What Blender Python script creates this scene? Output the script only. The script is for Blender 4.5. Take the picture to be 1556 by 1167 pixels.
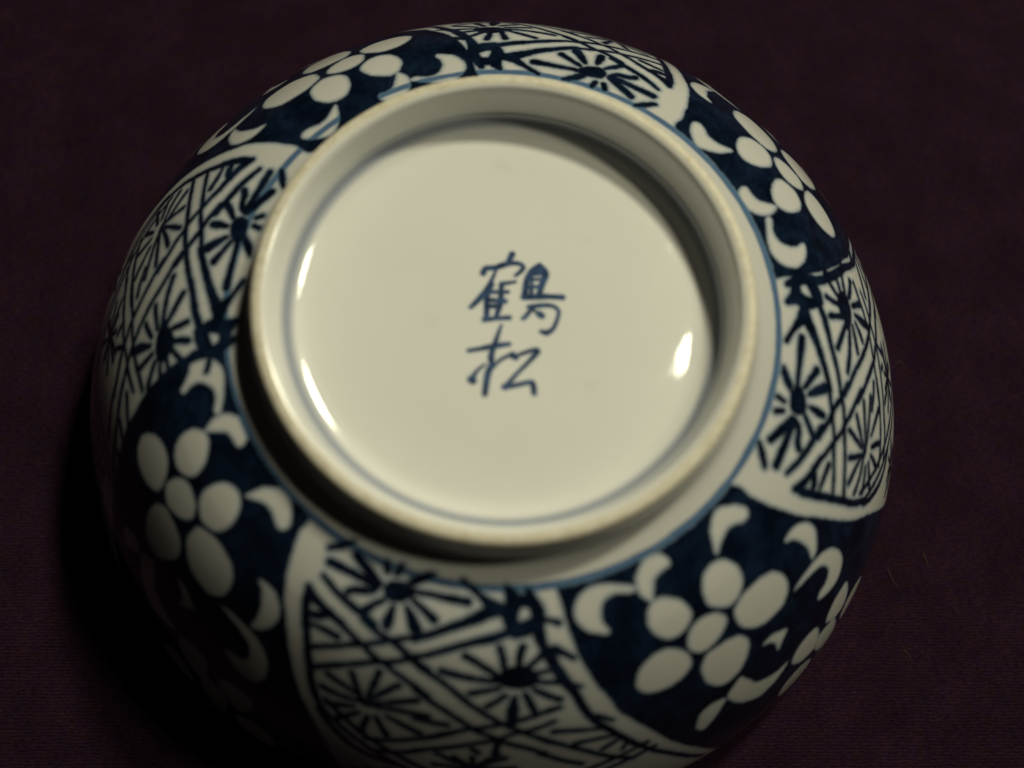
import bpy, math
import numpy as np
from mathutils import Matrix, Vector

# ---------------------------------------------------------------- camera, lights, exposure
for o in list(bpy.data.objects):
    bpy.data.objects.remove(o)
scene = bpy.context.scene
COL = scene.collection
MM = 0.001
LIFT = 6.0                      # mm: height of the widest circle of the bowl above the cloth

cam_data = bpy.data.cameras.new('camera')
cam = bpy.data.objects.new('camera', cam_data)
COL.objects.link(cam)
right = Vector((0.99501075, 0.08970126, 0.04367265))
up = Vector((-0.09879975, 0.9467661, 0.3063863))
fwd = Vector((0.01386455, 0.30917251, -0.9509049))
mw = Matrix.Identity(4)
for i in range(3):
    mw[i][0], mw[i][1], mw[i][2] = right[i], up[i], -fwd[i]
mw[0][3], mw[1][3], mw[2][3] = 0.0, -48.43 * MM, (152.22 + LIFT) * MM
cam.matrix_world = mw
cam_data.sensor_width = 36.0
cam_data.lens = 1599.8 / 1556 * 36.0
cam_data.clip_start = 0.005
cam_data.clip_end = 20.0
cam_data.dof.use_dof = True
cam_data.dof.focus_distance = 0.149
cam_data.dof.aperture_fstop = 8.2
scene.camera = cam

world = bpy.data.worlds.new('World')
scene.world = world
world.use_nodes = True
world.node_tree.nodes['Background'].inputs[0].default_value = (1.0, 0.86, 0.66, 1)
world.node_tree.nodes['Background'].inputs[1].default_value = 0.004

def ceiling_lamp(name, az, el, dist, size, power):
    ld = bpy.data.lights.new(name, 'AREA')
    ld.shape = 'DISK'
    ld.size = size
    ld.energy = power
    ld.color = (1.0, 0.958, 0.695)
    lo = bpy.data.objects.new(name, ld)
    COL.objects.link(lo)
    a, e = math.radians(az), math.radians(el)
    tgt = Vector((0, 0, 0.035))
    p = tgt + dist * Vector((math.cos(e) * math.cos(a), math.cos(e) * math.sin(a), math.sin(e)))
    lo.location = p
    lo.rotation_euler = (tgt - p).to_track_quat('-Z', 'Y').to_euler()
ceiling_lamp('room_lamp', 34, 56, 1.20, 0.120, 3.5)
ceiling_lamp('room_lamp', 61, 48, 1.20, 0.135, 8.0)

vs = scene.view_settings
vs.view_transform = 'Standard'
vs.look = 'None'
vs.exposure = 0.0
vs.gamma = 1.0
vs.use_curve_mapping = False

# ---------------------------------------------------------------- painted decoration (angle in degrees, distance from the ring line in mm)
RESERVES = {
 'petal_a':[[-50.15,7.05],[-48.49,5.67],[-46.22,5.38],[-44.3,6.1],[-43.12,7.65],[-43.36,9.6],[-44.6,10.87],[-46.66,11.58],[-48.31,11.31],[-49.97,10.27],[-50.73,9.03]],
 'petal_b':[[-47.39,12.83],[-45.75,11.8],[-42.74,11.39],[-39.61,11.89],[-38.01,12.96],[-37.26,14.9],[-37.73,16.56],[-39.42,18.04],[-41.75,18.29],[-44.23,17.93],[-46.23,16.69],[-47.49,15.05]],
 'petal_c':[[-60.77,6.79],[-59.44,5.57],[-57.58,5.29],[-55.75,5.92],[-54.07,7.17],[-53.5,9.11],[-54.85,10.35],[-56.73,10.97],[-58.62,10.67],[-60.2,9.63],[-60.92,8.11]],
 'petal_m':[[-55.88,12.2],[-54.62,10.86],[-52.51,10.41],[-50.32,10.87],[-49.12,11.85],[-48.83,12.91],[-49.99,14.11],[-51.74,14.93],[-53.66,15.22],[-55.22,14.6],[-56.15,13.5]],
 'petal_d':[[-55.22,17.43],[-53.91,15.97],[-51.58,15.73],[-49.34,15.98],[-47.57,16.94],[-46.95,18.79],[-47.87,20.64],[-49.73,22.51],[-51.83,23.08],[-53.62,22.41],[-54.94,20.65],[-55.36,18.79]],
 'petal_e':[[-65.2,14.8],[-64.25,13.16],[-62.53,12.08],[-60.29,11.66],[-58.31,12.18],[-56.64,13.65],[-56.15,15.45],[-57.13,16.66],[-59.42,17.6],[-61.83,17.65],[-63.87,17.08],[-65.02,15.92]],
 'scroll_1':[[-44.91,4.97],[-44.69,3.95],[-43.36,2.39],[-40.74,1.12],[-38.61,1.16],[-36.21,2.35],[-35.1,3.7],[-35.84,4.47],[-37.4,4.44],[-39.29,3.8],[-41.28,3.77],[-43.22,4.39]],
 'scroll_2':[[-59.28,5.29],[-60.44,3.95],[-60.34,2.41],[-58.62,1.03],[-56.21,0.49],[-54.0,0.84],[-52.75,1.86],[-53.25,2.67],[-54.92,2.71],[-56.7,3.07],[-57.83,4.15],[-58.72,5.16]],
 'scroll_3':[[-67.73,6.94],[-70.52,6.18],[-72.28,4.65],[-72.39,3.16],[-71.18,1.88],[-68.69,1.12],[-65.35,1.38],[-62.32,2.18],[-60.57,2.97],[-61.61,3.45],[-64.17,2.79],[-66.45,3.03],[-67.89,4.24],[-67.9,5.47],[-67.33,6.39]],
 'scroll_4':[[-34.11,10.84],[-32.34,10.55],[-30.48,10.92],[-28.84,12.22],[-28.49,14.09],[-29.31,15.73],[-30.7,16.94],[-31.94,17.14],[-31.54,15.27],[-31.8,13.54],[-32.69,11.87]],
 'scroll_5':[[-37.39,18.08],[-34.91,17.56],[-31.69,17.78],[-29.31,18.55],[-27.53,20.45],[-27.02,23.27],[-28.05,25.21],[-30.07,26.19],[-32.59,25.56],[-34.14,24.47],[-33.43,23.46],[-31.72,23.35],[-30.46,22.19],[-30.82,20.27],[-32.84,19.02],[-35.14,18.47]],
 'scroll_6':[[-45.22,21.39],[-43.37,21.09],[-41.59,21.98],[-40.69,22.8],[-41.96,24.06],[-43.23,25.04],[-43.29,23.32],[-44.19,22.07]],
 'scroll_7':[[-52.5,25.78],[-51.24,24.58],[-49.81,23.93],[-48.8,25.69],[-47.76,27.67],[-46.08,28.88],[-44.29,29.66],[-42.11,29.98],[-43.5,31.34],[-45.48,32.23],[-47.77,32.31],[-49.86,30.79],[-51.41,28.95],[-52.29,27.34]],
 'scroll_8':[[-57.86,28.95],[-57.05,26.38],[-55.13,25.35],[-52.76,26.15],[-53.78,27.72],[-55.35,29.49],[-56.8,30.46]],
 'petal_n':[[-34.04,31.87],[-32.09,29.7],[-29.26,29.44],[-27.93,30.07],[-28.35,33.35],[-30.07,35.21],[-32.37,34.18]],
 'petal_o':[[-41.52,31.42],[-40.24,29.51],[-37.99,28.99],[-35.85,29.85],[-35.77,32.83],[-36.94,35.12],[-39.13,34.75],[-40.66,33.5]],
 'petal_p':[[-36.94,35.12],[-35.67,33.04],[-33.28,33.54],[-31.94,34.7],[-31.93,39.28],[-33.69,40.4],[-36.0,38.65]],
 'petal_q':[[-37.7,38.6],[-38.14,40.05],[-39.35,41.11],[-41.0,41.5],[-42.65,41.11],[-43.86,40.05],[-44.3,38.6],[-43.86,37.15],[-42.65,36.09],[-41.0,35.7],[-39.35,36.09],[-38.14,37.15]],
 'petal_r':[[-24.1,38.4],[-24.54,39.85],[-25.75,40.91],[-27.4,41.3],[-29.05,40.91],[-30.26,39.85],[-30.7,38.4],[-30.26,36.95],[-29.05,35.89],[-27.4,35.5],[-25.75,35.89],[-24.54,36.95]],
 'petal_t':[[-31.2,43.4],[-31.63,44.9],[-32.8,46.0],[-34.4,46.4],[-36.0,46.0],[-37.17,44.9],[-37.6,43.4],[-37.17,41.9],[-36.0,40.8],[-34.4,40.4],[-32.8,40.8],[-31.63,41.9]],
}
GROUND_START = [[-74.79,0.61],[-74.38,2.68],[-73.96,5.14],[-73.24,7.66],[-72.41,9.84],[-72.64,9.4],[-71.78,11.16],[-70.95,13.03],[-69.93,14.77],[-69.07,16.42],[-68.37,18.31],[-67.04,20.03],[-65.72,21.92],[-63.99,24.52],[-62.38,27.44],[-60.55,30.48],[-58.63,33.61],[-57.11,36.29]]
GROUND_END = [[-33.18,1.2],[-32.9,1.88],[-33.0,3.21],[-32.26,4.87],[-31.3,6.81],[-30.15,8.82],[-28.81,10.93],[-29.69,9.1],[-26.97,13.47],[-23.77,18.99],[-21.28,23.1],[-17.22,29.44]]
STROKES = [
 ([[-9.52,3.3],[-11.19,3.6],[-12.74,3.87]],[0.7,1.5,1.6]),
 ([[0.85,3.25],[-2.22,3.14],[-5.65,3.08],[-8.99,3.19]],[0.7,0.62,0.5,0.45]),
 ([[-6.27,0.92],[-7.85,1.61],[-9.45,2.36]],[0.45,0.45,0.4]),
 ([[-7.2,0.97],[-9.03,1.76],[-10.53,2.49]],[0.45,0.6,0.4]),
 ([[-4.63,5.76],[-6.84,4.88],[-8.88,4.2]],[0.7,0.55,0.4]),
 ([[-9.69,5.04],[-8.65,5.97],[-7.38,7.18]],[0.4,0.75,1.0]),
 ([[-12.72,0.95],[-13.1,1.89]],[0.5,0.5]),
 ([[-15.66,1.25],[-14.92,2.07]],[0.55,0.5]),
 ([[-12.0,5.55],[-12.13,6.83],[-12.14,7.8]],[0.4,0.8,0.7]),
 ([[-13.85,5.14],[-15.26,6.07],[-16.65,7.3]],[0.45,0.55,0.7]),
 ([[-21.41,1.91],[-18.63,2.68],[-15.82,3.66]],[0.75,0.75,0.85]),
 ([[-25.26,3.96],[-21.02,3.76],[-16.32,3.88]],[0.7,0.65,0.6]),
 ([[-20.06,5.83],[-18.97,5.24],[-16.47,4.74],[-15.87,3.77]],[0.6,0.65,0.5,0.9]),
 ([[-23.28,0.71],[-24.99,1.69],[-26.72,2.7]],[0.35,0.65,0.45]),
 ([[-21.19,9.19],[-22.68,9.79],[-24.21,10.34]],[0.5,0.65,0.6]),
 ([[-23.7,11.61],[-21.54,11.3],[-19.67,11.26]],[0.35,0.5,0.5]),
 ([[-24.93,8.58],[-23.67,8.88],[-21.71,9.15]],[0.6,0.5,0.4]),
 ([[8.05,1.61],[9.14,3.01],[8.32,4.67],[8.93,6.39]],[0.5,1.3,1.2,0.9]),
 ([[9.14,3.01],[12.3,3.36],[13.36,5.31]],[1.2,0.9,0.9]),
 ([[13.36,5.31],[11.22,6.14],[9.17,6.43]],[1.0,1.3,1.2]),
 ([[-0.5,1.05],[2.66,2.29],[5.2,3.62],[7.46,4.0]],[0.45,0.5,1.1,1.0]),
 ([[7.46,4.0],[4.36,4.12],[0.97,5.33],[-2.28,6.38],[-6.83,8.05]],[0.8,0.8,0.6,0.55,0.5]),
 ([[8.69,6.35],[6.06,6.88],[2.27,7.69],[-0.91,8.56],[-5.2,10.04]],[0.6,0.55,0.55,0.6,0.5]),
 ([[-25.15,5.65],[-22.16,6.42],[-19.35,6.97],[-16.34,7.54],[-14.14,8.07]],[0.45,0.55,0.6,0.6,0.55]),
 ([[-16.14,7.95],[-14.29,8.47],[-12.49,9.04],[-10.21,9.42],[-8.0,10.36],[-6.08,11.07],[-4.44,11.77]],[0.55,0.55,0.55,0.55,0.55,0.55,0.55]),
 ([[-6.57,11.21],[-4.55,12.08],[-2.03,13.09],[0.13,14.4],[2.22,15.85],[4.22,17.17],[6.16,18.48],[8.18,19.63],[10.54,20.98],[12.36,22.27],[14.26,23.37]],[0.5,0.5,0.5,0.5,0.5,0.5,0.5,0.5,0.5,0.5,0.5]),
 ([[11.69,21.62],[13.73,22.98],[16.16,24.56],[18.42,26.38],[21.08,28.63],[23.78,30.75]],[0.5,0.5,0.5,0.5,0.5,0.5]),
 ([[-26.43,7.7],[-24.11,8.57],[-21.58,9.02],[-18.99,9.52]],[0.6,0.7,0.5,0.5]),
 ([[-21.8,9.24],[-19.27,9.62],[-16.66,10.44],[-14.54,11.12],[-12.77,11.96],[-10.87,12.44],[-8.96,13.23],[-6.55,14.11],[-3.97,15.35]],[0.5,0.5,0.5,0.5,0.5,0.5,0.5,0.5,0.5]),
 ([[-5.98,14.71],[-4.21,15.72],[-1.7,16.99],[0.99,18.58],[2.95,19.98],[4.85,20.87],[7.33,22.25],[9.79,23.33],[12.21,24.76]],[0.5,0.5,0.5,0.5,0.5,0.5,0.5,0.5,0.5]),
 ([[11.51,24.65],[14.18,26.59],[16.85,28.45]],[0.5,0.5,0.5]),
 ([[-22.46,14.44],[-19.71,13.03],[-16.56,11.49],[-14.37,10.74],[-12.23,9.81],[-9.62,8.82],[-7.49,8.22]],[0.48,0.48,0.48,0.48,0.48,0.48,0.48]),
 ([[-7.22,8.39],[-4.41,7.28],[-1.49,6.3],[1.55,5.44],[4.38,4.72],[6.33,4.19],[8.82,3.93]],[0.5,0.6,0.6,0.55,0.55,0.8,0.9]),
 ([[-21.35,17.17],[-18.82,15.61],[-15.72,14.05],[-12.84,12.76],[-9.59,11.71],[-6.91,10.62]],[0.5,0.5,0.5,0.5,0.5,0.5]),
 ([[-6.74,10.41],[-4.65,9.81],[-1.13,8.67],[1.78,7.89],[5.54,7.23],[8.33,6.51],[10.26,5.95]],[0.5,0.45,0.5,0.5,0.55,0.6,0.9]),
 ([[-26.4,7.62],[-25.81,9.09],[-24.92,10.65],[-24.0,12.38]],[0.5,0.75,0.8,0.75]),
 ([[-25.05,10.58],[-23.77,12.69],[-22.64,14.98],[-21.44,17.37],[-20.85,18.96],[-19.85,20.73],[-18.84,22.23],[-17.76,23.77]],[0.65,0.65,0.65,0.65,0.65,0.65,0.65,0.65]),
 ([[-18.64,23.2],[-17.15,24.92],[-15.24,26.52],[-12.9,28.06],[-10.31,28.8],[-7.8,29.13]],[0.6,0.6,0.6,0.6,0.6,0.6]),
 ([[-11.81,25.37],[-8.55,24.29],[-5.58,23.08],[-3.1,22.08],[0.09,20.68]],[0.48,0.48,0.48,0.48,0.48]),
 ([[-10.39,27.31],[-6.67,26.1],[-3.62,24.56],[0.16,23.24]],[0.48,0.48,0.48,0.48]),
 ([[-5.19,22.86],[-1.47,21.15],[1.8,19.91],[4.22,19.44],[8.22,18.55],[11.39,17.76],[13.42,17.14],[14.86,16.94]],[0.45,0.45,0.45,0.45,0.45,0.45,0.45,0.45]),
 ([[11.98,17.54],[15.16,17.05]],[0.4,0.3]),
 ([[-5.07,25.05],[-1.38,23.76],[2.34,22.53],[5.47,21.7],[8.14,20.6],[10.98,20.04],[13.76,19.18]],[0.45,0.45,0.45,0.45,0.45,0.45,0.45]),
 ([[11.82,19.78],[14.06,19.07]],[0.4,0.3]),
 ([[11.98,2.05],[12.63,3.2],[13.39,4.49],[13.02,6.56],[13.52,8.25],[14.29,10.06],[15.06,11.61]],[0.6,0.9,1.1,1.0,0.8,0.8,0.8]),
 ([[14.22,8.94],[15.04,11.03],[16.02,13.01],[17.27,15.06],[18.25,17.74],[19.4,20.23],[21.66,23.28],[24.15,27.09],[26.72,30.83],[29.41,34.67],[33.19,41.51]],[0.8,0.8,0.9,0.7,0.65,0.7,0.6,0.6,0.55,0.5,0.5]),
 ([[15.43,8.83],[16.78,9.67],[18.1,10.56]],[0.5,0.5,0.4]),
 ([[16.39,13.67],[18.45,14.54]],[0.7,0.35]),
 ([[19.79,19.61],[21.96,21.16]],[0.6,0.35]),
 ([[14.05,5.27],[16.72,6.09]],[0.45,0.45]),
 ([[14.66,8.71],[15.97,9.45]],[0.5,0.5]),
 ([[5.84,11.87],[7.65,12.2],[9.34,11.96],[10.72,12.36]],[0.7,1.5,2.3,1.6]),
 ([[-2.27,11.61],[1.5,12.09],[5.69,12.43]],[0.6,0.55,0.5]),
 ([[1.09,9.33],[3.4,10.3],[5.98,11.57]],[0.6,0.55,0.5]),
 ([[6.6,8.31],[7.01,9.56],[7.26,11.21]],[0.6,0.55,0.5]),
 ([[10.2,8.2],[9.66,9.41],[9.34,10.8]],[0.6,0.55,0.5]),
 ([[13.52,9.25],[10.86,10.72]],[0.5,0.45]),
 ([[13.78,11.55],[11.34,11.73]],[0.5,0.45]),
 ([[15.33,13.29],[11.52,12.74]],[0.5,0.45]),
 ([[15.0,15.74],[13.25,14.85],[11.56,13.85]],[0.6,0.55,0.5]),
 ([[11.3,17.15],[10.74,15.67],[10.16,14.39]],[0.6,0.55,0.5]),
 ([[8.09,18.54],[8.23,16.62],[8.64,14.83]],[0.6,0.55,0.5]),
 ([[4.67,16.01],[5.94,15.31],[7.17,14.51]],[0.6,0.55,0.5]),
 ([[2.16,14.23],[4.32,13.79],[6.24,13.45]],[0.6,0.55,0.5]),
 ([[8.09,18.54],[8.15,16.91],[8.48,15.51]],[0.9,0.95,0.6]),
 ([[-13.08,18.75],[-11.97,18.85]],[0.8,0.8]),
 ([[-18.76,16.86],[-16.14,17.44],[-13.47,18.13]],[0.55,0.5,0.4]),
 ([[-15.4,15.19],[-14.49,16.57],[-13.4,18.1]],[0.55,0.5,0.4]),
 ([[-11.51,13.68],[-11.87,15.59],[-12.34,17.83]],[0.55,0.5,0.4]),
 ([[-8.38,14.82],[-10.09,16.16],[-11.83,18.02]],[0.55,0.5,0.4]),
 ([[-5.35,16.33],[-8.52,17.44],[-11.2,18.56]],[0.55,0.5,0.4]),
 ([[-3.67,18.48],[-7.04,18.53],[-10.99,19.03]],[0.55,0.5,0.4]),
 ([[-19.03,19.23],[-16.44,19.33],[-13.59,18.97]],[0.55,0.5,0.4]),
 ([[-5.46,19.26],[-2.84,19.46],[-0.97,19.48]],[0.45,0.5,0.55]),
 ([[-4.52,21.73],[-7.04,20.76],[-9.21,20.07]],[0.6,0.5,0.4]),
 ([[-8.99,23.53],[-9.9,22.1],[-10.77,20.82]],[0.6,0.5,0.4]),
 ([[-12.55,24.39],[-12.22,22.56],[-11.93,21.13]],[0.6,0.5,0.4]),
 ([[-15.99,23.44],[-14.55,22.1],[-13.3,20.97]],[0.6,0.5,0.4]),
 ([[-17.61,21.48],[-15.97,20.92],[-14.16,20.23]],[0.6,0.5,0.4]),
 ([[-22.65,11.44],[-20.72,11.38],[-19.04,11.36]],[0.4,0.5,0.65]),
 ([[-23.51,10.44],[-22.51,9.79],[-21.55,9.07]],[0.5,0.8,0.7]),
 ([[13.76,20.84],[16.76,21.35],[20.34,22.12]],[0.55,0.5,0.4]),
 ([[16.23,23.83],[18.68,23.78],[21.56,24.09]],[0.55,0.5,0.4]),
 ([[19.86,26.28],[21.08,25.67],[22.32,25.12]],[0.55,0.5,0.4]),
 ([[22.48,27.61],[23.18,26.52]],[0.4,0.35]),
 ([[13.61,20.95],[14.46,20.95]],[0.5,0.5]),
 ([[-1.49,25.21],[0.2,26.28]],[0.45,0.45]),
 ([[2.59,23.4],[3.33,24.17]],[0.5,0.5]),
 ([[6.09,22.04],[5.55,24.1]],[0.5,0.5]),
]
MARK = {
 'upper':[([[0.24,7.71],[-0.21,6.29]],[0.47,0.43]),([[-3.11,4.73],[-2.84,5.38],[-1.67,5.61],[-0.95,6.0],[0.16,6.44],[1.31,6.46],[1.77,5.99],[1.41,5.33],[0.92,4.82]],[0.47,0.43,0.43,0.47,0.39,0.32,0.36,0.29,0.22]),([[-1.55,5.31],[-1.84,4.35],[-2.34,2.64],[-3.16,1.33],[-4.16,-0.0]],[0.18,0.22,0.47,0.47,0.29]),([[-1.93,3.3],[-2.35,1.82],[-2.2,0.21],[-2.13,-1.4]],[0.43,0.47,0.47,0.36]),([[-0.71,3.44],[-0.63,0.99],[-1.0,-1.08]],[0.36,0.47,0.29]),([[-2.39,2.19],[0.14,2.5]],[0.32,0.29]),([[-2.2,1.18],[-0.08,1.21]],[0.36,0.39]),([[-2.21,0.37],[-0.62,0.46]],[0.39,0.39]),([[-2.32,-1.46],[-1.03,-1.18],[0.64,-0.9]],[0.43,0.32,0.36]),([[-0.71,3.48],[0.96,3.97]],[0.36,0.18]),([[3.8,6.42],[2.92,5.49],[2.37,4.19],[2.3,2.12]],[0.54,0.61,0.47,0.5]),([[3.8,6.42],[4.61,5.47],[4.33,4.19],[4.02,2.62]],[0.54,0.54,0.5,0.43]),([[3.12,5.41],[4.35,5.65]],[0.54,0.54]),([[2.54,4.41],[4.14,4.69]],[0.25,0.25]),([[2.49,3.37],[4.03,3.65]],[0.29,0.29]),([[2.96,5.08],[3.09,2.41]],[0.22,0.29]),([[2.17,2.01],[4.14,2.28],[5.46,2.42],[6.94,2.48]],[0.47,0.54,0.39,0.43]),([[2.94,0.76],[4.43,1.13],[5.75,1.21],[6.58,0.65],[6.54,-0.47],[6.08,-1.83],[5.37,-2.41],[4.71,-2.32]],[0.36,0.36,0.29,0.25,0.25,0.29,0.47,0.29]),([[3.33,0.64],[2.67,-0.48],[2.36,-0.82]],[0.25,0.32,0.29]),([[4.24,-0.01],[4.58,-0.24]],[0.5,0.5]),([[3.34,0.6],[3.74,0.24]],[0.29,0.22])],
 'lower':[([[-3.85,-5.71],[-2.49,-5.33],[-0.69,-4.75],[0.95,-4.37]],[0.29,0.32,0.47,0.29]),([[-0.24,-2.0],[-0.74,-4.25],[-1.08,-6.07],[-0.92,-7.23],[-1.26,-8.44],[-1.37,-11.06]],[0.14,0.36,0.47,0.43,0.5,0.39]),([[-1.74,-7.32],[-2.58,-8.19],[-3.11,-9.31]],[0.14,0.22,0.43]),([[-3.11,-9.37],[-2.96,-9.49]],[0.65,0.57]),([[-0.86,-7.81],[0.04,-6.54],[1.26,-5.73]],[0.18,0.22,0.25]),([[1.49,-5.76],[1.88,-5.96]],[0.54,0.5]),([[2.28,-5.62],[3.8,-4.92],[4.4,-5.0],[3.55,-6.37],[2.22,-8.08],[1.24,-9.54],[0.91,-9.92]],[0.25,0.32,0.5,0.29,0.25,0.36,0.47]),([[0.91,-9.92],[2.35,-9.52],[3.87,-9.03],[4.26,-9.32],[4.48,-10.36]],[0.47,0.32,0.36,0.43,0.39])],
}
SHEETS = [[[1.0,0.0],[0.0,1.0],[0.0,0.0]],[[1.0039,-0.0096],[0.0163,1.0285],[-1.7779,-0.9673]],[[1.0585,-0.0132],[0.0432,0.9749],[0.2518,-2.9702]],[[0.9992,-0.0161],[0.055,1.0221],[-2.39,-1.5824]]]

# ---------------------------------------------------------------- node helpers
def new_mat(name):
    m = bpy.data.materials.new(name)
    m.use_nodes = True
    nt = m.node_tree
    nt.nodes.clear()
    out = nt.nodes.new('ShaderNodeOutputMaterial')
    bs = nt.nodes.new('ShaderNodeBsdfPrincipled')
    nt.links.new(bs.outputs[0], out.inputs[0])
    return m, nt, bs

def nd(nt, kind, **kw):
    n = nt.nodes.new(kind)
    for k, v in kw.items():
        setattr(n, k, v)
    return n

def put(nt, sock, v):
    if isinstance(v, bpy.types.NodeSocket):
        nt.links.new(v, sock)
    else:
        sock.default_value = v

def math_n(nt, op, a, b=0.0):
    n = nd(nt, 'ShaderNodeMath', operation=op)
    put(nt, n.inputs[0], a)
    put(nt, n.inputs[1], b)
    return n.outputs[0]

def ramp(nt, v, a, b, lo=0.0, hi=1.0):
    n = nd(nt, 'ShaderNodeMapRange', interpolation_type='SMOOTHSTEP')
    put(nt, n.inputs['Value'], v)
    n.inputs['From Min'].default_value = a
    n.inputs['From Max'].default_value = b
    n.inputs['To Min'].default_value = lo
    n.inputs['To Max'].default_value = hi
    return n.outputs['Result']

def mixc(nt, f, a, b, mode='MIX'):
    n = nd(nt, 'ShaderNodeMix', data_type='RGBA', blend_type=mode)
    put(nt, n.inputs[0], f)
    for s, v in ((n.inputs[6], a), (n.inputs[7], b)):
        put(nt, s, v if isinstance(v, bpy.types.NodeSocket) else (*v, 1))
    return n.outputs[2]

def coords(nt, scale=(1000, 1000, 1000), rot=(0, 0, 0)):
    tc = nd(nt, 'ShaderNodeTexCoord')
    mp = nd(nt, 'ShaderNodeMapping')
    mp.inputs['Scale'].default_value = scale
    mp.inputs['Rotation'].default_value = rot
    nt.links.new(tc.outputs['Object'], mp.inputs['Vector'])
    return mp.outputs['Vector']

def noise(nt, vec, scale, detail=3.0, rough=0.5):
    n = nd(nt, 'ShaderNodeTexNoise')
    nt.links.new(vec, n.inputs['Vector'])
    n.inputs['Scale'].default_value = scale
    n.inputs['Detail'].default_value = detail
    n.inputs['Roughness'].default_value = rough
    return n.outputs['Fac']

def attr(nt, name):
    return nd(nt, 'ShaderNodeAttribute', attribute_name=name).outputs['Fac']

def bump(nt, bs, h, strength, dist):
    b = nd(nt, 'ShaderNodeBump')
    b.inputs['Strength'].default_value = strength
    b.inputs['Distance'].default_value = dist
    nt.links.new(h, b.inputs['Height'])
    nt.links.new(b.outputs[0], bs.inputs['Normal'])

# ---------------------------------------------------------------- materials
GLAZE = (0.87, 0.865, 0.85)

def porcelain(name, kind):
    m, nt, bs = new_mat(name)
    v = coords(nt)
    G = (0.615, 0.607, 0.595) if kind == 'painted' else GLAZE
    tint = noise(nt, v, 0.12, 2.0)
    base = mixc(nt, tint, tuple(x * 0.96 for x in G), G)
    if kind == 'painted':
        wob = math_n(nt, 'SUBTRACT', noise(nt, v, 2.2, 3.0, 0.6), 0.5)
        wob2 = math_n(nt, 'SUBTRACT', noise(nt, v, 0.35, 2.0), 0.5)
        ink = math_n(nt, 'ADD', attr(nt, 'ink'), math_n(nt, 'ADD', math_n(nt, 'MULTIPLY', wob, 0.26), math_n(nt, 'MULTIPLY', math_n(nt, 'SUBTRACT', noise(nt, v, 0.75, 2.0), 0.5), 0.34)))
        ring = math_n(nt, 'ADD', attr(nt, 'ring'), math_n(nt, 'MULTIPLY', wob2, 0.28))
        streak = noise(nt, coords(nt, (1400, 500, 900)), 0.8, 4.0, 0.6)
        ringm = ramp(nt, ring, 0.16, -0.16, 0.0, 0.92)
        ringc = mixc(nt, streak, (0.020, 0.068, 0.175), (0.055, 0.155, 0.33))
        c = mixc(nt, ringm, base, ringc)
        halo = ramp(nt, ink, 0.62, -0.02, 0.0, 0.58)
        c = mixc(nt, halo, c, (0.10, 0.20, 0.33))
        deep = ramp(nt, ink, 0.14, -0.18)
        cloud = math_n(nt, 'MULTIPLY', ramp(nt, noise(nt, v, 0.22, 4.0, 0.65), 0.35, 0.72), ramp(nt, streak, 0.3, 0.7, 0.45, 1.25))
        navy = mixc(nt, cloud, (0.0026, 0.0052, 0.0145), (0.0080, 0.0190, 0.048))
        c = mixc(nt, deep, c, navy)
    elif kind == 'mark':
        wob = math_n(nt, 'SUBTRACT', noise(nt, v, 3.0, 3.0, 0.6), 0.5)
        ink = math_n(nt, 'ADD', attr(nt, 'ink'), math_n(nt, 'MULTIPLY', wob, 0.14))
        stain = ramp(nt, noise(nt, v, 0.16, 2.0), 0.64, 0.80, 0.0, 0.16)
        c = mixc(nt, stain, base, (0.42, 0.47, 0.55))
        pool = ramp(nt, attr(nt, 'pool'), 1.5, 0.15, 0.0, 0.74)
        c = mixc(nt, pool, c, (0.17, 0.205, 0.32))
        halo = ramp(nt, ink, 0.32, 0.0, 0.0, 0.42)
        c = mixc(nt, halo, c, (0.18, 0.27, 0.42))
        tone = ramp(nt, noise(nt, v, 0.9, 2.0), 0.30, 0.70)
        c = mixc(nt, ramp(nt, ink, 0.09, -0.13, 0.0, 0.97), c, mixc(nt, tone, (0.008, 0.026, 0.085), (0.045, 0.10, 0.23)))
    elif kind == 'foot':
        pool = ramp(nt, attr(nt, 'pool'), 1.5, 0.15, 0.0, 0.74)
        c = mixc(nt, pool, base, (0.17, 0.205, 0.32))
        bare = ramp(nt, attr(nt, 'bare'), 0.15, 0.75)
        grit = noise(nt, v, 0.8, 4.0, 0.6)
        c = mixc(nt, bare, c, mixc(nt, ramp(nt, grit, 0.35, 0.75), (0.79, 0.745, 0.63), (0.64, 0.565, 0.43)))
        burn = math_n(nt, 'MULTIPLY', attr(nt, 'burn'), ramp(nt, noise(nt, v, 0.18, 3.0), 0.25, 0.65, 0.15, 0.75))
        c = mixc(nt, burn, c, (0.36, 0.23, 0.13))
    else:
        c = base
    put(nt, bs.inputs['Base Color'], c)
    bs.inputs['IOR'].default_value = 1.5
    if kind == 'foot':
        put(nt, bs.inputs['Roughness'], math_n(nt, 'ADD', 0.09, math_n(nt, 'MULTIPLY', attr(nt, 'bare'), 0.42)))
    else:
        put(nt, bs.inputs['Roughness'], ramp(nt, noise(nt, v, 0.5, 2.0), 0.3, 0.8, 0.05, 0.10))
    h = math_n(nt, 'ADD', noise(nt, v, 0.55, 2.0), math_n(nt, 'MULTIPLY', noise(nt, v, 3.5, 2.0), 0.38 if kind == 'mark' else 0.10))
    if kind == 'mark':
        pit = nd(nt, 'ShaderNodeTexVoronoi')
        nt.links.new(v, pit.inputs['Vector'])
        pit.inputs['Scale'].default_value = 0.30
        some = nd(nt, 'ShaderNodeSeparateColor')
        nt.links.new(pit.outputs['Color'], some.inputs[0])
        h = math_n(nt, 'ADD', h, math_n(nt, 'MULTIPLY', ramp(nt, pit.outputs['Distance'], 0.055, 0.0, 0.0, 1.6), ramp(nt, some.outputs[0], 0.45, 0.55)))
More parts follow.
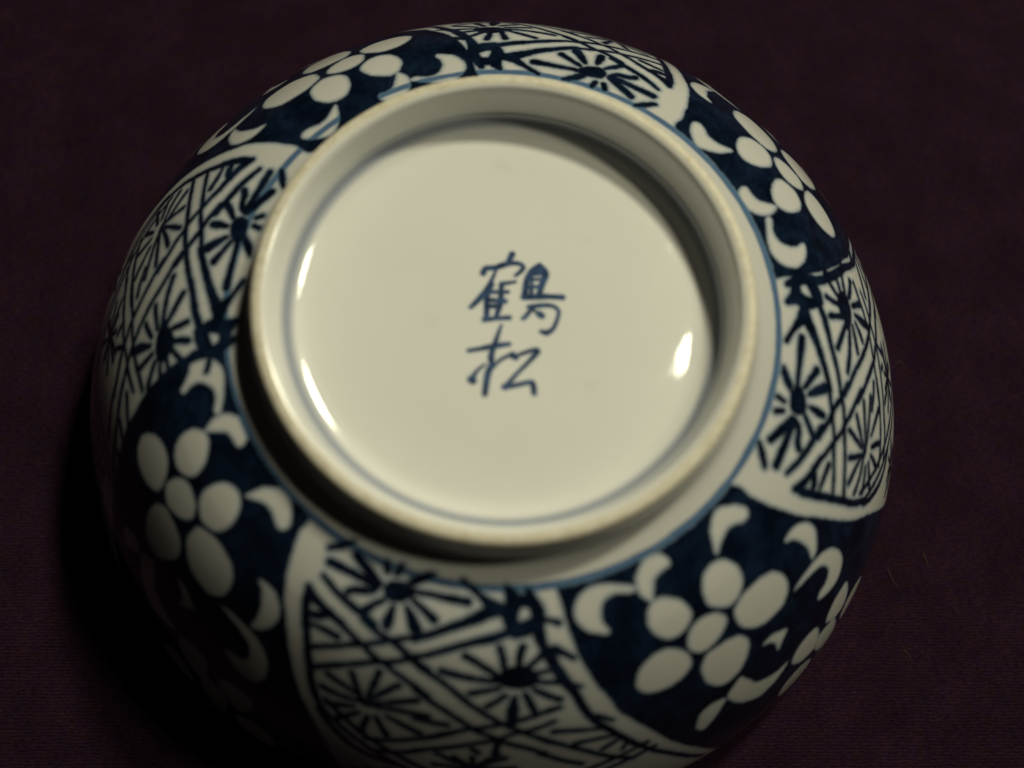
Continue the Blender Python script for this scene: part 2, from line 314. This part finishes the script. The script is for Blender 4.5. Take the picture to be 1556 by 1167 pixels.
    bump(nt, bs, h, 0.55, 0.00002)
    return m

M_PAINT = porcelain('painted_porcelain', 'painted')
M_MARK = porcelain('marked_porcelain', 'mark')
M_FOOT = porcelain('foot_porcelain', 'foot')
M_PLAIN = porcelain('plain_porcelain', 'plain')

def cloth_material():
    m, nt, bs = new_mat('dark_purple_knit')
    rot = (0, 0, math.radians(-5.2))
    v = coords(nt, rot=rot)
    tc = nd(nt, 'ShaderNodeVectorMath', operation='ADD')
    nt.links.new(v, tc.inputs[0])
    wobv = nd(nt, 'ShaderNodeTexNoise')
    nt.links.new(v, wobv.inputs['Vector'])
    wobv.inputs['Scale'].default_value = 0.5
    sc = nd(nt, 'ShaderNodeVectorMath', operation='SCALE')
    nt.links.new(wobv.outputs['Color'], sc.inputs[0])
    sc.inputs['Scale'].default_value = 0.45
    nt.links.new(sc.outputs[0], tc.inputs[1])
    w = nd(nt, 'ShaderNodeTexWave', wave_type='BANDS', bands_direction='Y', wave_profile='SIN')
    nt.links.new(tc.outputs[0], w.inputs['Vector'])
    w.inputs['Scale'].default_value = 2 * math.pi / 20 / 0.47
    w.inputs['Distortion'].default_value = 1.6
    w.inputs['Detail'].default_value = 2.0
    w.inputs['Detail Scale'].default_value = 1.6
    rib = w.outputs['Fac']
    dash = noise(nt, coords(nt, (1300, 3000, 1000), rot), 1.0, 2.0, 0.65)
    blot = noise(nt, v, 0.11, 4.0, 0.6)
    hue = noise(nt, v, 0.45, 3.0, 0.6)
    fleck = noise(nt, v, 1.3, 2.0, 0.5)
    c = mixc(nt, ramp(nt, hue, 0.3, 0.7), (0.0192, 0.0076, 0.0128), (0.0158, 0.0068, 0.0195))
    k = math_n(nt, 'MULTIPLY', ramp(nt, rib, 0.0, 1.0, 0.88, 1.09), ramp(nt, dash, 0.25, 0.75, 0.58, 1.42))
    k = math_n(nt, 'MULTIPLY', k, ramp(nt, blot, 0.3, 0.7, 0.82, 1.18))
    k = math_n(nt, 'MULTIPLY', k, ramp(nt, fleck, 0.62, 0.85, 1.0, 1.5))
    g = nd(nt, 'ShaderNodeCombineColor')
    for i in range(3):
        nt.links.new(k, g.inputs[i])
    c = mixc(nt, 1.0, c, g.outputs[0], 'MULTIPLY')
    put(nt, bs.inputs['Base Color'], c)
    bs.inputs['Roughness'].default_value = 0.95
    bs.inputs['Specular IOR Level'].default_value = 0.05
    h = math_n(nt, 'ADD', rib, math_n(nt, 'MULTIPLY', dash, 0.8))
    bump(nt, bs, h, 0.5, 0.00010)
    return m

M_CLOTH = cloth_material()

def fibre_material():
    m, nt, bs = new_mat('lint')
    v = coords(nt)
    put(nt, bs.inputs['Base Color'], mixc(nt, noise(nt, v, 2.0), (0.07, 0.038, 0.022), (0.10, 0.06, 0.038)))
    bs.inputs['Roughness'].default_value = 0.7
    return m

M_LINT = fibre_material()

# ---------------------------------------------------------------- mesh helpers
def link(name, mesh, mat, parent=None):
    o = bpy.data.objects.new(name, mesh)
    COL.objects.link(o)
    if mat:
        mesh.materials.append(mat)
    o.parent = parent
    return o

def make_mesh(name, co, nor, quads, attrs=None):
    """one smooth mesh out of numpy arrays; only the vertices in use are kept"""
    used, inv = np.unique(quads, return_inverse=True)
    q = inv.reshape(quads.shape).astype(np.int32)
    me = bpy.data.meshes.new(name)
    n, f = len(used), len(q)
    me.vertices.add(n)
    me.vertices.foreach_set('co', (co[used] * MM).astype(np.float32).ravel())
    me.loops.add(4 * f)
    me.loops.foreach_set('vertex_index', q.ravel())
    me.polygons.add(f)
    me.polygons.foreach_set('loop_start', np.arange(0, 4 * f, 4, dtype=np.int32))
    me.polygons.foreach_set('use_smooth', np.ones(f, dtype=bool))
    me.update(calc_edges=True)
    for k, a in (attrs or {}).items():
        at = me.attributes.new(k, 'FLOAT', 'POINT')
        at.data.foreach_set('value', a[used].astype(np.float32))
    if nor is not None:
        me.normals_split_custom_set_from_vertices(nor[used].astype(np.float32))
    return me

def revolve_grid(r, z, nt_, closed=True):
    """r, z: profile arrays (rows) ; returns coordinates, outward normals and quads (rows run away from the axis side first)"""
    th = np.linspace(0, 2 * np.pi, nt_, endpoint=False)
    r2 = r if r.ndim == 2 else np.repeat(r[:, None], nt_, 1)
    z2 = z if z.ndim == 2 else np.repeat(z[:, None], nt_, 1)
    co = np.stack([r2 * np.cos(th), r2 * np.sin(th), z2], -1)
    du = np.gradient(co, axis=0)
    dv = (np.roll(co, -1, 1) - np.roll(co, 1, 1))
    nor = np.cross(du, dv)
    ln = np.linalg.norm(nor, axis=-1, keepdims=True)
    nor = nor / np.maximum(ln, 1e-12)
    nr = r2.shape[0]
    i, j = np.meshgrid(np.arange(nr - 1), np.arange(nt_), indexing='ij')
    j2 = (j + 1) % nt_
    quads = np.stack([i * nt_ + j, (i + 1) * nt_ + j, (i + 1) * nt_ + j2, i * nt_ + j2], -1)
    return co, nor, quads

def spline(pts, closed, sub=4):
    p = np.array(pts, float)
    n = len(p)
    out = []
    rng = range(n) if closed else range(n - 1)
    for i in rng:
        if closed:
            a, b, c, d = p[(i - 1) % n], p[i], p[(i + 1) % n], p[(i + 2) % n]
        else:
            a, b, c, d = p[max(i - 1, 0)], p[i], p[i + 1], p[min(i + 2, n - 1)]
        for k in range(sub):
            t = k / sub
            out.append(0.5 * (2 * b + (c - a) * t + (2 * a - 5 * b + 4 * c - d) * t * t + (3 * b - a - 3 * c + d) * t ** 3))
    if not closed:
        out.append(p[-1])
    return np.array(out)

def seg_dist(px, py, sx, ax, ay, bx, by):
    """distance from points to a segment; x is scaled row by row with sx"""
    dx, dy = (bx - ax) * sx, (by - ay)
    qx, qy = (px - ax) * sx, (py - ay)
    t = np.clip((qx * dx + qy * dy) / (dx * dx + dy * dy + 1e-12), 0, 1)
    return np.hypot(qx - t * dx, qy - t * dy), t

# ---------------------------------------------------------------- the cloth
def build_cloth():
    n = 120
    half = 420.0
    u = np.linspace(-1, 1, n)
    g = np.sign(u) * np.abs(u) ** 1.6 * half
    X, Y = np.meshgrid(g, g, indexing='ij')
    R = np.hypot(X, Y)
    Z = 0.5 * np.sin(X / 71.0 + 0.6) * np.sin(Y / 83.0 + 1.1) + 0.25 * np.sin(X / 23.0 + Y / 31.0)
    Z = Z * np.clip((R - 66.0) / 60.0, 0, 1)
    co = np.stack([X, Y, Z], -1).reshape(-1, 3)
    low = co.copy()
    low[:, 2] = -1.4
    i, j = np.meshgrid(np.arange(n - 1), np.arange(n - 1), indexing='ij')
    top = np.stack([i * n + j, (i + 1) * n + j, (i + 1) * n + j + 1, i * n + j + 1], -1).reshape(-1, 4)
    bot = top[:, ::-1] + n * n
    rim = []
    edge = [(k, 0) for k in range(n)] + [(n - 1, k) for k in range(1, n)] + [(k, n - 1) for k in range(n - 2, -1, -1)] + [(0, k) for k in range(n - 2, 0, -1)]
    for (a, b), (c, d) in zip(edge, edge[1:] + edge[:1]):
        p, q = a * n + b, c * n + d
        rim.append((p, p + n * n, q + n * n, q))
    quads = np.concatenate([top, bot, np.array(rim)])
    me = make_mesh('cloth', np.concatenate([co, low]), None, quads)
    o = link('tablecloth', me, M_CLOTH)
    o['kind'] = 'structure'
    o['label'] = 'dark purple finely ribbed knit cloth spread under the bowl'
    return o

build_cloth()

# ---------------------------------------------------------------- the bowl: profile
RB, ZB, PP, QQ = 33.855, 32.385, 1.370, 1.706        # ring line radius and height, curve of the wall
w_ = 1 - np.linspace(0, 1, 900) ** 2
pz = np.concatenate([ZB * w_, np.linspace(0, -LIFT + 0.9, 40)[1:]])
pr = np.where(pz >= 0, RB + (60.0 - RB) * np.clip(1 - (np.clip(pz, 0, None) / ZB) ** PP, 0, 1) ** (1 / QQ), 60.0)
# the wall leaves the ring line at a slope of about 16 degrees
rk = 41.5
zk = float(np.interp(rk, pr[:860], pz[:860]))
x_ = np.clip((pr - RB) / (rk - RB), 0, 1)
k1 = math.tan(math.radians(15.0))
k2 = ((ZB - zk) / (rk - RB) - k1)
pz = np.where((pr < rk) & (pz > 0), ZB - (rk - RB) * (k1 * x_ + k2 * x_ ** 3), pz)
ps = np.concatenate([[0], np.cumsum(np.hypot(np.diff(pr), np.diff(pz)))])
S_END = ps[-1]
# the shoulder between the ring line and the foot
sh = np.array([(33.855, 32.385), (33.2, 32.565), (32.5, 32.76), (31.9, 32.96), (31.4, 33.22), (31.0, 33.57), (30.72, 34.0), (30.55, 34.5)])
sh = spline(sh, False, 6)
ss = -np.concatenate([[0], np.cumsum(np.hypot(np.diff(sh[:, 0]), np.diff(sh[:, 1])))])

NT = 2048
s_rows = np.concatenate([np.linspace(ss[-1], -0.2, 22), np.linspace(0, 41.0, 250), np.linspace(41.3, S_END, 26)])
full_s = np.concatenate([ss[::-1][:-1], ps])
full_r = np.concatenate([sh[::-1, 0][:-1], pr])
full_z = np.concatenate([sh[::-1, 1][:-1], pz])
rr = np.interp(s_rows, full_s, full_r)
zz = np.interp(s_rows, full_s, full_z)
co, nor, quads = revolve_grid(rr, zz + LIFT, NT)
NR = len(s_rows)
TH = np.arange(NT) * 360.0 / NT

# signed distances of the painting
FAR = 1.5
ink = np.full((NR, NT), FAR)
ground = [None] * 4
part_id = np.zeros((NR, NT), int)          # 0 body, 1-4 lattice, 5-8 blossom panel, 100+ reserves

def window(pts, margin):
    smin, smax = pts[:, 1].min() - margin, pts[:, 1].max() + margin
    i0, i1 = np.searchsorted(s_rows, smin), np.searchsorted(s_rows, smax)
    i1 = min(max(i1, i0 + 1), NR)
    rmin = max(rr[i0:i1].min(), 20.0) if i1 > i0 else 30.0
    dth = math.degrees(margin / rmin)
    j0 = int(math.floor((pts[:, 0].min() - dth) * NT / 360))
    j1 = int(math.ceil((pts[:, 0].max() + dth) * NT / 360)) + 1
    jj = np.arange(j0, j1)
    return slice(i0, i1), jj % NT, jj * 360.0 / NT

def poly_sdf(pts, rows, th):
    S = s_rows[rows][:, None]
    T = th[None, :]
    sx = np.radians(1) * rr[rows][:, None]
    d = np.full((S.shape[0], T.shape[1]), 1e9)
    ins = np.zeros(d.shape, bool)
    n = len(pts)
    for k in range(n):
        ax, ay = pts[k]
        bx, by = pts[(k + 1) % n]
        e, _ = seg_dist(T, S, sx, ax, ay, bx, by)
        d = np.minimum(d, e)
        if ay != by:
            c = ((ay > S) != (by > S)) & (T < (bx - ax) * (S - ay) / (by - ay) + ax)
            ins ^= c
    return np.where(ins, -d, d)

def place(pts, k):
    m = np.array(SHEETS[k])
    p = np.array(pts, float)
    q = p @ m[:2] + m[2]
    q[:, 0] += 90.0 * k
    return q

def extend(line, s_to):
    (x0, y0), (x1, y1) = line[-3], line[-1]
    return line + [[x1 + (x1 - x0) / (y1 - y0) * (s_to - y1) * 0.8, s_to]]

g_left = extend([p for i, p in enumerate(GROUND_START) if i != 5], 54.0)
g_right = extend([p for i, p in enumerate(GROUND_END) if i != 7], 54.0)
reserve_names = list(RESERVES)
for k in range(4):
    L = place(spline(g_left, False, 3), k)
    Rr = place(spline(g_right, False, 3), k)
    lo = (0.42, 0.42, -1.9, 0.05)[k]
    L[:, 1] = np.maximum(L[:, 1], lo + 0.1)
    poly = np.concatenate([[[L[0, 0] - 0.3, lo]], L, Rr[::-1], [[Rr[0, 0] - 0.8, lo]]])
    rows, cols, th = window(poly, FAR)
    g = poly_sdf(poly, rows, th)
    ix = np.ix_(range(rows.start, rows.stop), cols)
    part_id[ix] = np.where(g < 0, 5 + k, part_id[ix])
    gfull = np.full((NR, NT), FAR)
    gfull[ix] = g
    ground[k] = gfull.copy()
    for n_i, nm in enumerate(reserve_names):
        pts = place(spline(RESERVES[nm], True, 4), k)
        rows, cols, th = window(pts, FAR)
        if rows.stop - rows.start < 2:
            continue
        d = poly_sdf(pts, rows, th)
        ix = np.ix_(range(rows.start, rows.stop), cols)
        gfull[ix] = np.maximum(gfull[ix], -d)
        part_id[ix] = np.where((d < 0.05) & (part_id[ix] == 5 + k), 100 + 40 * k + n_i, part_id[ix])
    ink = np.minimum(ink, gfull)

more = []
def trellis(c, pts, wd=0.46):
    for e in (-0.95, 0.95):
        more.append(([[x + c[0] * e, y + c[1] * e] for x, y in pts], [wd] * len(pts), True))
trellis((-0.35, 0.85), [(-18.5, 21.8), (-11.5, 25.9), (-4, 29.6), (6, 34.3), (15, 38.6), (25, 43.5)])
trellis((0.15, 0.95), [(-14.5, 39.6), (-5, 37.6), (6, 34.4), (15, 31.8), (24, 29.4), (32, 27.6)])
trellis((-0.35, 0.85), [(-13, 41.5), (-6, 44.5), (2, 48)])
for cx, cy, rx in ((2.6, 27.4, 1.0), (-8.5, 33.8, 0.8), (17.5, 35.3, 0.95), (3.5, 41.0, 0.95)):
    for q in range(12):
        a0 = 2 * math.pi * (q + 0.3 * math.sin(q * 2.1)) / 12
        l0, l1 = 0.9, (3.6 + 1.1 * math.sin(q * 1.7 + cx)) * rx
        dg = math.degrees(1 / 55.0)
        more.append(([[cx + dg * l0 * math.cos(a0), cy + l0 * math.sin(a0)], [cx + dg * l1 * math.cos(a0) * 1.25, cy + l1 * math.sin(a0) * 0.85]], [0.4, 0.5], True))
    more.append(([[cx - 0.5, cy], [cx + 0.5, cy]], [1.1, 1.1], True))
ground_all = np.full((NR, NT), FAR)
for g in ground:
    ground_all = np.minimum(ground_all, g)
for k in range(4):
    for pts, wd, *masked in [s_ for s_ in STROKES] + more:
        p = np.array(pts, float)
        sub = 3 if len(p) > 2 else 1
        q = place(spline(p, False, sub), k)
        wv = np.interp(np.linspace(0, len(p) - 1, len(q)), np.arange(len(p)), wd) / 2 * 1.52 + 0.06
        rows, cols, th = window(q, FAR)
        if rows.stop - rows.start < 2:
            continue
        S = s_rows[rows][:, None]
        T = th[None, :]
        sx = np.radians(1) * rr[rows][:, None]
        best = np.full((S.shape[0], T.shape[1]), FAR)
        for a in range(len(q) - 1):
            e, t = seg_dist(T, S, sx, q[a, 0], q[a, 1], q[a + 1, 0], q[a + 1, 1])
            best = np.minimum(best, e - (wv[a] + (wv[a + 1] - wv[a]) * t))
        ix = np.ix_(range(rows.start, rows.stop), cols)
        if masked:
            best = np.where(ground_all[ix] < 1.3, FAR, best)
        ink[ix] = np.minimum(ink[ix], best)
ink = np.where(s_rows[:, None] < -2.4, np.maximum(ink, (-2.4 - s_rows[:, None]) * 0.8), ink)

# which lattice panel: the bare porcelain with strokes between two grounds
mid = [(90.0 * k + 2.0) for k in range(4)]
for k in range(4):
    skew = np.interp(s_rows, [0, 20, 50], [-9, -3, 14])[:, None]
    dth = (TH[None, :] - (90.0 * k - 2.0 + skew) + 180) % 360 - 180
    sel = (np.abs(dth) <= 45.0) & (part_id == 0) & (s_rows[:, None] > 0.35) & (s_rows[:, None] < 44.0)
    part_id = np.where(sel, 1 + k, part_id)
part_id = np.where((s_rows[:, None] <= 0.2) & (part_id < 100), 0, part_id)
part_id = np.where(s_rows[:, None] >= 44.5, 0, part_id)

ring = np.abs(s_rows[:, None]) - 0.46 + np.zeros((1, NT))
attrs = {'ink': ink.ravel(), 'ring': ring.ravel()}
cof, norf = co.reshape(-1, 3), nor.reshape(-1, 3)
fid = part_id[:-1, :]

root = bpy.data.objects.new('porcelain_bowl', None)
COL.objects.link(root)
root.empty_display_size = 0.01
root['label'] = 'blue and white porcelain bowl upside down on purple cloth, foot ring and base mark showing'
root['category'] = 'bowl'

def sub_part(name, sel, parent, label=None):
    if not sel.any():
        return None
    me = make_mesh(name, cof, norf, quads[sel], attrs)
    o = link(name, me, M_PAINT, parent)
    if label:
        o['label'] = label
    return o

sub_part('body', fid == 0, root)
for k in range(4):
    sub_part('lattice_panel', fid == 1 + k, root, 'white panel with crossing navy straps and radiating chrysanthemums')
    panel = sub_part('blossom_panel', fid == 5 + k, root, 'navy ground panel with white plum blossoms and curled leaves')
    for n_i, nm in enumerate(reserve_names):
        sub_part('painted_petal' if nm.startswith('petal') else 'painted_leaf', fid == 100 + 40 * k + n_i, panel)

# ---------------------------------------------------------------- the bowl: lip and hollow inside (facing the cloth)
lip_c, lip_r = 60.0 - 0.9, 0.9
lip = np.array([(lip_c + lip_r * math.cos(t), -LIFT + 0.9 - lip_r * math.sin(t)) for t in np.linspace(0, math.pi, 12)])
iz = ZB * (np.linspace(0, 1, 60) ** 0.7) * 0.90
ir = (RB - 2.4) + (58.2 - RB + 2.4) * np.clip(1 - (iz / (ZB * 0.92)) ** PP, 0, 1) ** (1 / QQ)
inner = np.concatenate([lip, np.stack([np.linspace(58.2, ir[0], 4)[1:], np.linspace(-4, iz[0], 4)[1:]], -1), np.stack([ir, iz], -1)[1:], [[20, iz[-1] + 0.4], [8, iz[-1] + 0.8], [0.01, iz[-1] + 0.9]]])
ci, ni, qi = revolve_grid(inner[:, 0], inner[:, 1] + LIFT, 512)
link('inner_wall', make_mesh('inner_wall', ci.reshape(-1, 3), ni.reshape(-1, 3), qi.reshape(-1, 4)), M_PLAIN, root)

# ---------------------------------------------------------------- the bowl: foot ring and recessed base
R_FLOOR, Z_FLOOR = 26.85, 33.25
foot = [(30.55, 34.5), (30.42, 35.1), (30.26, 35.8), (30.10, 36.6), (29.98, 37.15), (29.80, 37.50), (29.50, 37.74), (29.10, 37.82),
        (28.65, 37.80), (28.25, 37.66), (27.95, 37.36), (27.76, 36.9), (27.62, 36.2), (27.42, 35.2), (27.20, 34.2), (27.02, 33.5), (R_FLOOR, Z_FLOOR)]
foot = spline(foot, False, 5)
fs = np.concatenate([[0], np.cumsum(np.hypot(np.diff(foot[:, 0]), np.diff(foot[:, 1])))])
NF = 768
cf, nf, qf = revolve_grid(foot[::-1, 0], foot[::-1, 1] + LIFT, NF)
fr, fz = foot[::-1, 0], foot[::-1, 1]
bare = np.clip((fz - 37.2) / 0.4, 0, 1) * np.clip((fr - 28.35) / 0.35, 0, 1)
burn = np.exp(-((fr - 30.02) / 0.16) ** 2) * np.clip((fz - 36.4) / 0.5, 0, 1)
pool_f = np.abs(fz - 32.6)
fa = {k: np.repeat(v[:, None], NF, 1).ravel() for k, v in (('bare', bare), ('burn', burn), ('pool', pool_f))}
link('foot_ring', make_mesh('foot_ring', cf.reshape(-1, 3), nf.reshape(-1, 3), qf.reshape(-1, 4), fa), M_FOOT, root)

NB = 1000
br = np.concatenate([np.linspace(0.02, 10.5, 110), np.linspace(10.62, 22.0, 70), np.linspace(22.1, R_FLOOR, 56)])
bth = np.arange(NB) * 2 * np.pi / NB
amp = np.log1p(np.exp(4.7 + 6.2 * np.cos(bth + math.radians(60))))
ang0 = np.where(br < 23.0, (br / 23.0) ** 2.8, np.interp(br, [23.0, 23.6, 24.1], [1, 0.6, 0.0]))
edge = np.interp(br, [23.0, 23.6, 24.2, 24.9, 25.6, 26.2, 26.6, R_FLOOR], [0, 0.6, 4, 18, 24, 33, 55, 76])
ang = np.radians(edge[:, None] - ang0[:, None] * amp[None, :])
sl = np.tan(ang)
bz = np.concatenate([np.zeros((1, NB)), np.cumsum(0.5 * (sl[1:] + sl[:-1]) * np.diff(br)[:, None], 0)])
bz = bz - bz[-1] * (br[:, None] / br[-1]) ** 0 + Z_FLOOR          # every meridian meets the foot at the same height
flat = np.clip(1 - br / 20.0, 0, 1)[:, None]
flat = flat * flat * (3 - 2 * flat)
bz = bz * (1 - flat) + bz.mean(1, keepdims=True) * flat
cb, nb, qb = revolve_grid(np.repeat(br[:, None], NB, 1), bz + LIFT, NB)
nb = np.where(nb[..., 2:3] < 0, -nb, nb)
bx, by = cb[..., 0], cb[..., 1]
bi = np.full(bx.shape, FAR)
bid = np.zeros(bx.shape, int)
for c_i, nm in enumerate(('upper', 'lower')):
    mine = np.full(bx.shape, FAR)
    for pts, wd in MARK[nm]:
        p = np.array(pts, float)
        q = spline(p, False, 3 if len(p) > 2 else 1)
        wv = np.interp(np.linspace(0, len(p) - 1, len(q)), np.arange(len(p)), wd) / 2 * 1.48 + 0.06
        sel = (bx > q[:, 0].min() - FAR) & (bx < q[:, 0].max() + FAR) & (by > q[:, 1].min() - FAR) & (by < q[:, 1].max() + FAR)
        X, Y = bx[sel], by[sel]
        best = np.full(X.shape, FAR)
        for a in range(len(q) - 1):
            e, t = seg_dist(X, Y, 1.0, q[a, 0], q[a, 1], q[a + 1, 0], q[a + 1, 1])
            best = np.minimum(best, e - (wv[a] + (wv[a + 1] - wv[a]) * t))
        mine[sel] = np.minimum(mine[sel], best)
    bid = np.where((mine < 0.1) & (mine < bi), 1 + c_i, bid)
    bi = np.minimum(bi, mine)
pool_b = np.repeat(np.hypot(26.5 - br, bz.mean(1) - np.interp(26.5, br, bz.mean(1)))[:, None], NB, 1)
ba = {'ink': bi.ravel(), 'pool': pool_b.ravel()}
cbf, nbf = cb.reshape(-1, 3), nb.reshape(-1, 3)
bfid = bid[:-1, :]
base = link('base', make_mesh('base', cbf, nbf, qb[bfid == 0], ba), M_MARK, root)
for c_i, lab in ((1, 'upper brushed blue character of the base mark, crane'), (2, 'lower brushed blue character of the base mark, pine')):
    o = link('painted_character', make_mesh('painted_character', cbf, nbf, qb[bfid == c_i], ba), M_MARK, base)
    o['label'] = lab

# ---------------------------------------------------------------- lint on the cloth
def fibre(name, pts, rad, label):
    p = spline([(x, y, z) for x, y, z in pts], False, 5)
    n, m = len(p), 6
    tan = np.gradient(p, axis=0)
    tan /= np.linalg.norm(tan, axis=1, keepdims=True)
    side = np.cross(tan, [0, 0, 1.0])
    side /= np.linalg.norm(side, axis=1, keepdims=True)
    upv = np.cross(side, tan)
    a = np.arange(m) * 2 * np.pi / m
    taper = np.sin(np.linspace(0.25, math.pi - 0.25, n)) ** 0.5 * rad
    c = p[:, None, :] + taper[:, None, None] * (np.cos(a)[None, :, None] * side[:, None, :] + np.sin(a)[None, :, None] * upv[:, None, :])
    i, j = np.meshgrid(np.arange(n - 1), np.arange(m), indexing='ij')
    q = np.stack([i * m + j, (i + 1) * m + j, (i + 1) * m + (j + 1) % m, i * m + (j + 1) % m], -1).reshape(-1, 4)
    o = link(name, make_mesh(name, c.reshape(-1, 3), None, q), M_LINT)
    o['label'] = label
    o['category'] = 'lint'
    return o

fibre('lint_fibre', [(67.3, -17.3, 0.10), (67.5, -18.4, 0.22), (68.1, -19.6, 0.10)], 0.055, 'pale tan lint fibre on the cloth right of the bowl, brightest of the short hairs')
fibre('lint_fibre', [(61.6, -20.1, 0.12), (62.2, -21.8, 0.30), (63.4, -23.5, 0.10)], 0.040, 'long faint brown hair on the cloth beside the lower right edge of the bowl')
fibre('lint_fibre', [(63.8, -32.3, 0.10), (64.5, -32.9, 0.20), (65.2, -33.9, 0.10)], 0.045, 'short dull lint fibre nearest the bottom right corner of the cloth')
fibre('lint_fibre', [(63.8, 12.9, 0.10), (64.5, 13.3, 0.30), (65.1, 12.3, 0.12)], 0.040, 'small curled brown lint fibre on the cloth right of the lattice panel')
for o in [o for o in bpy.data.objects if o.name.startswith('lint_fibre')]:
    o['group'] = 'lint on the cloth'
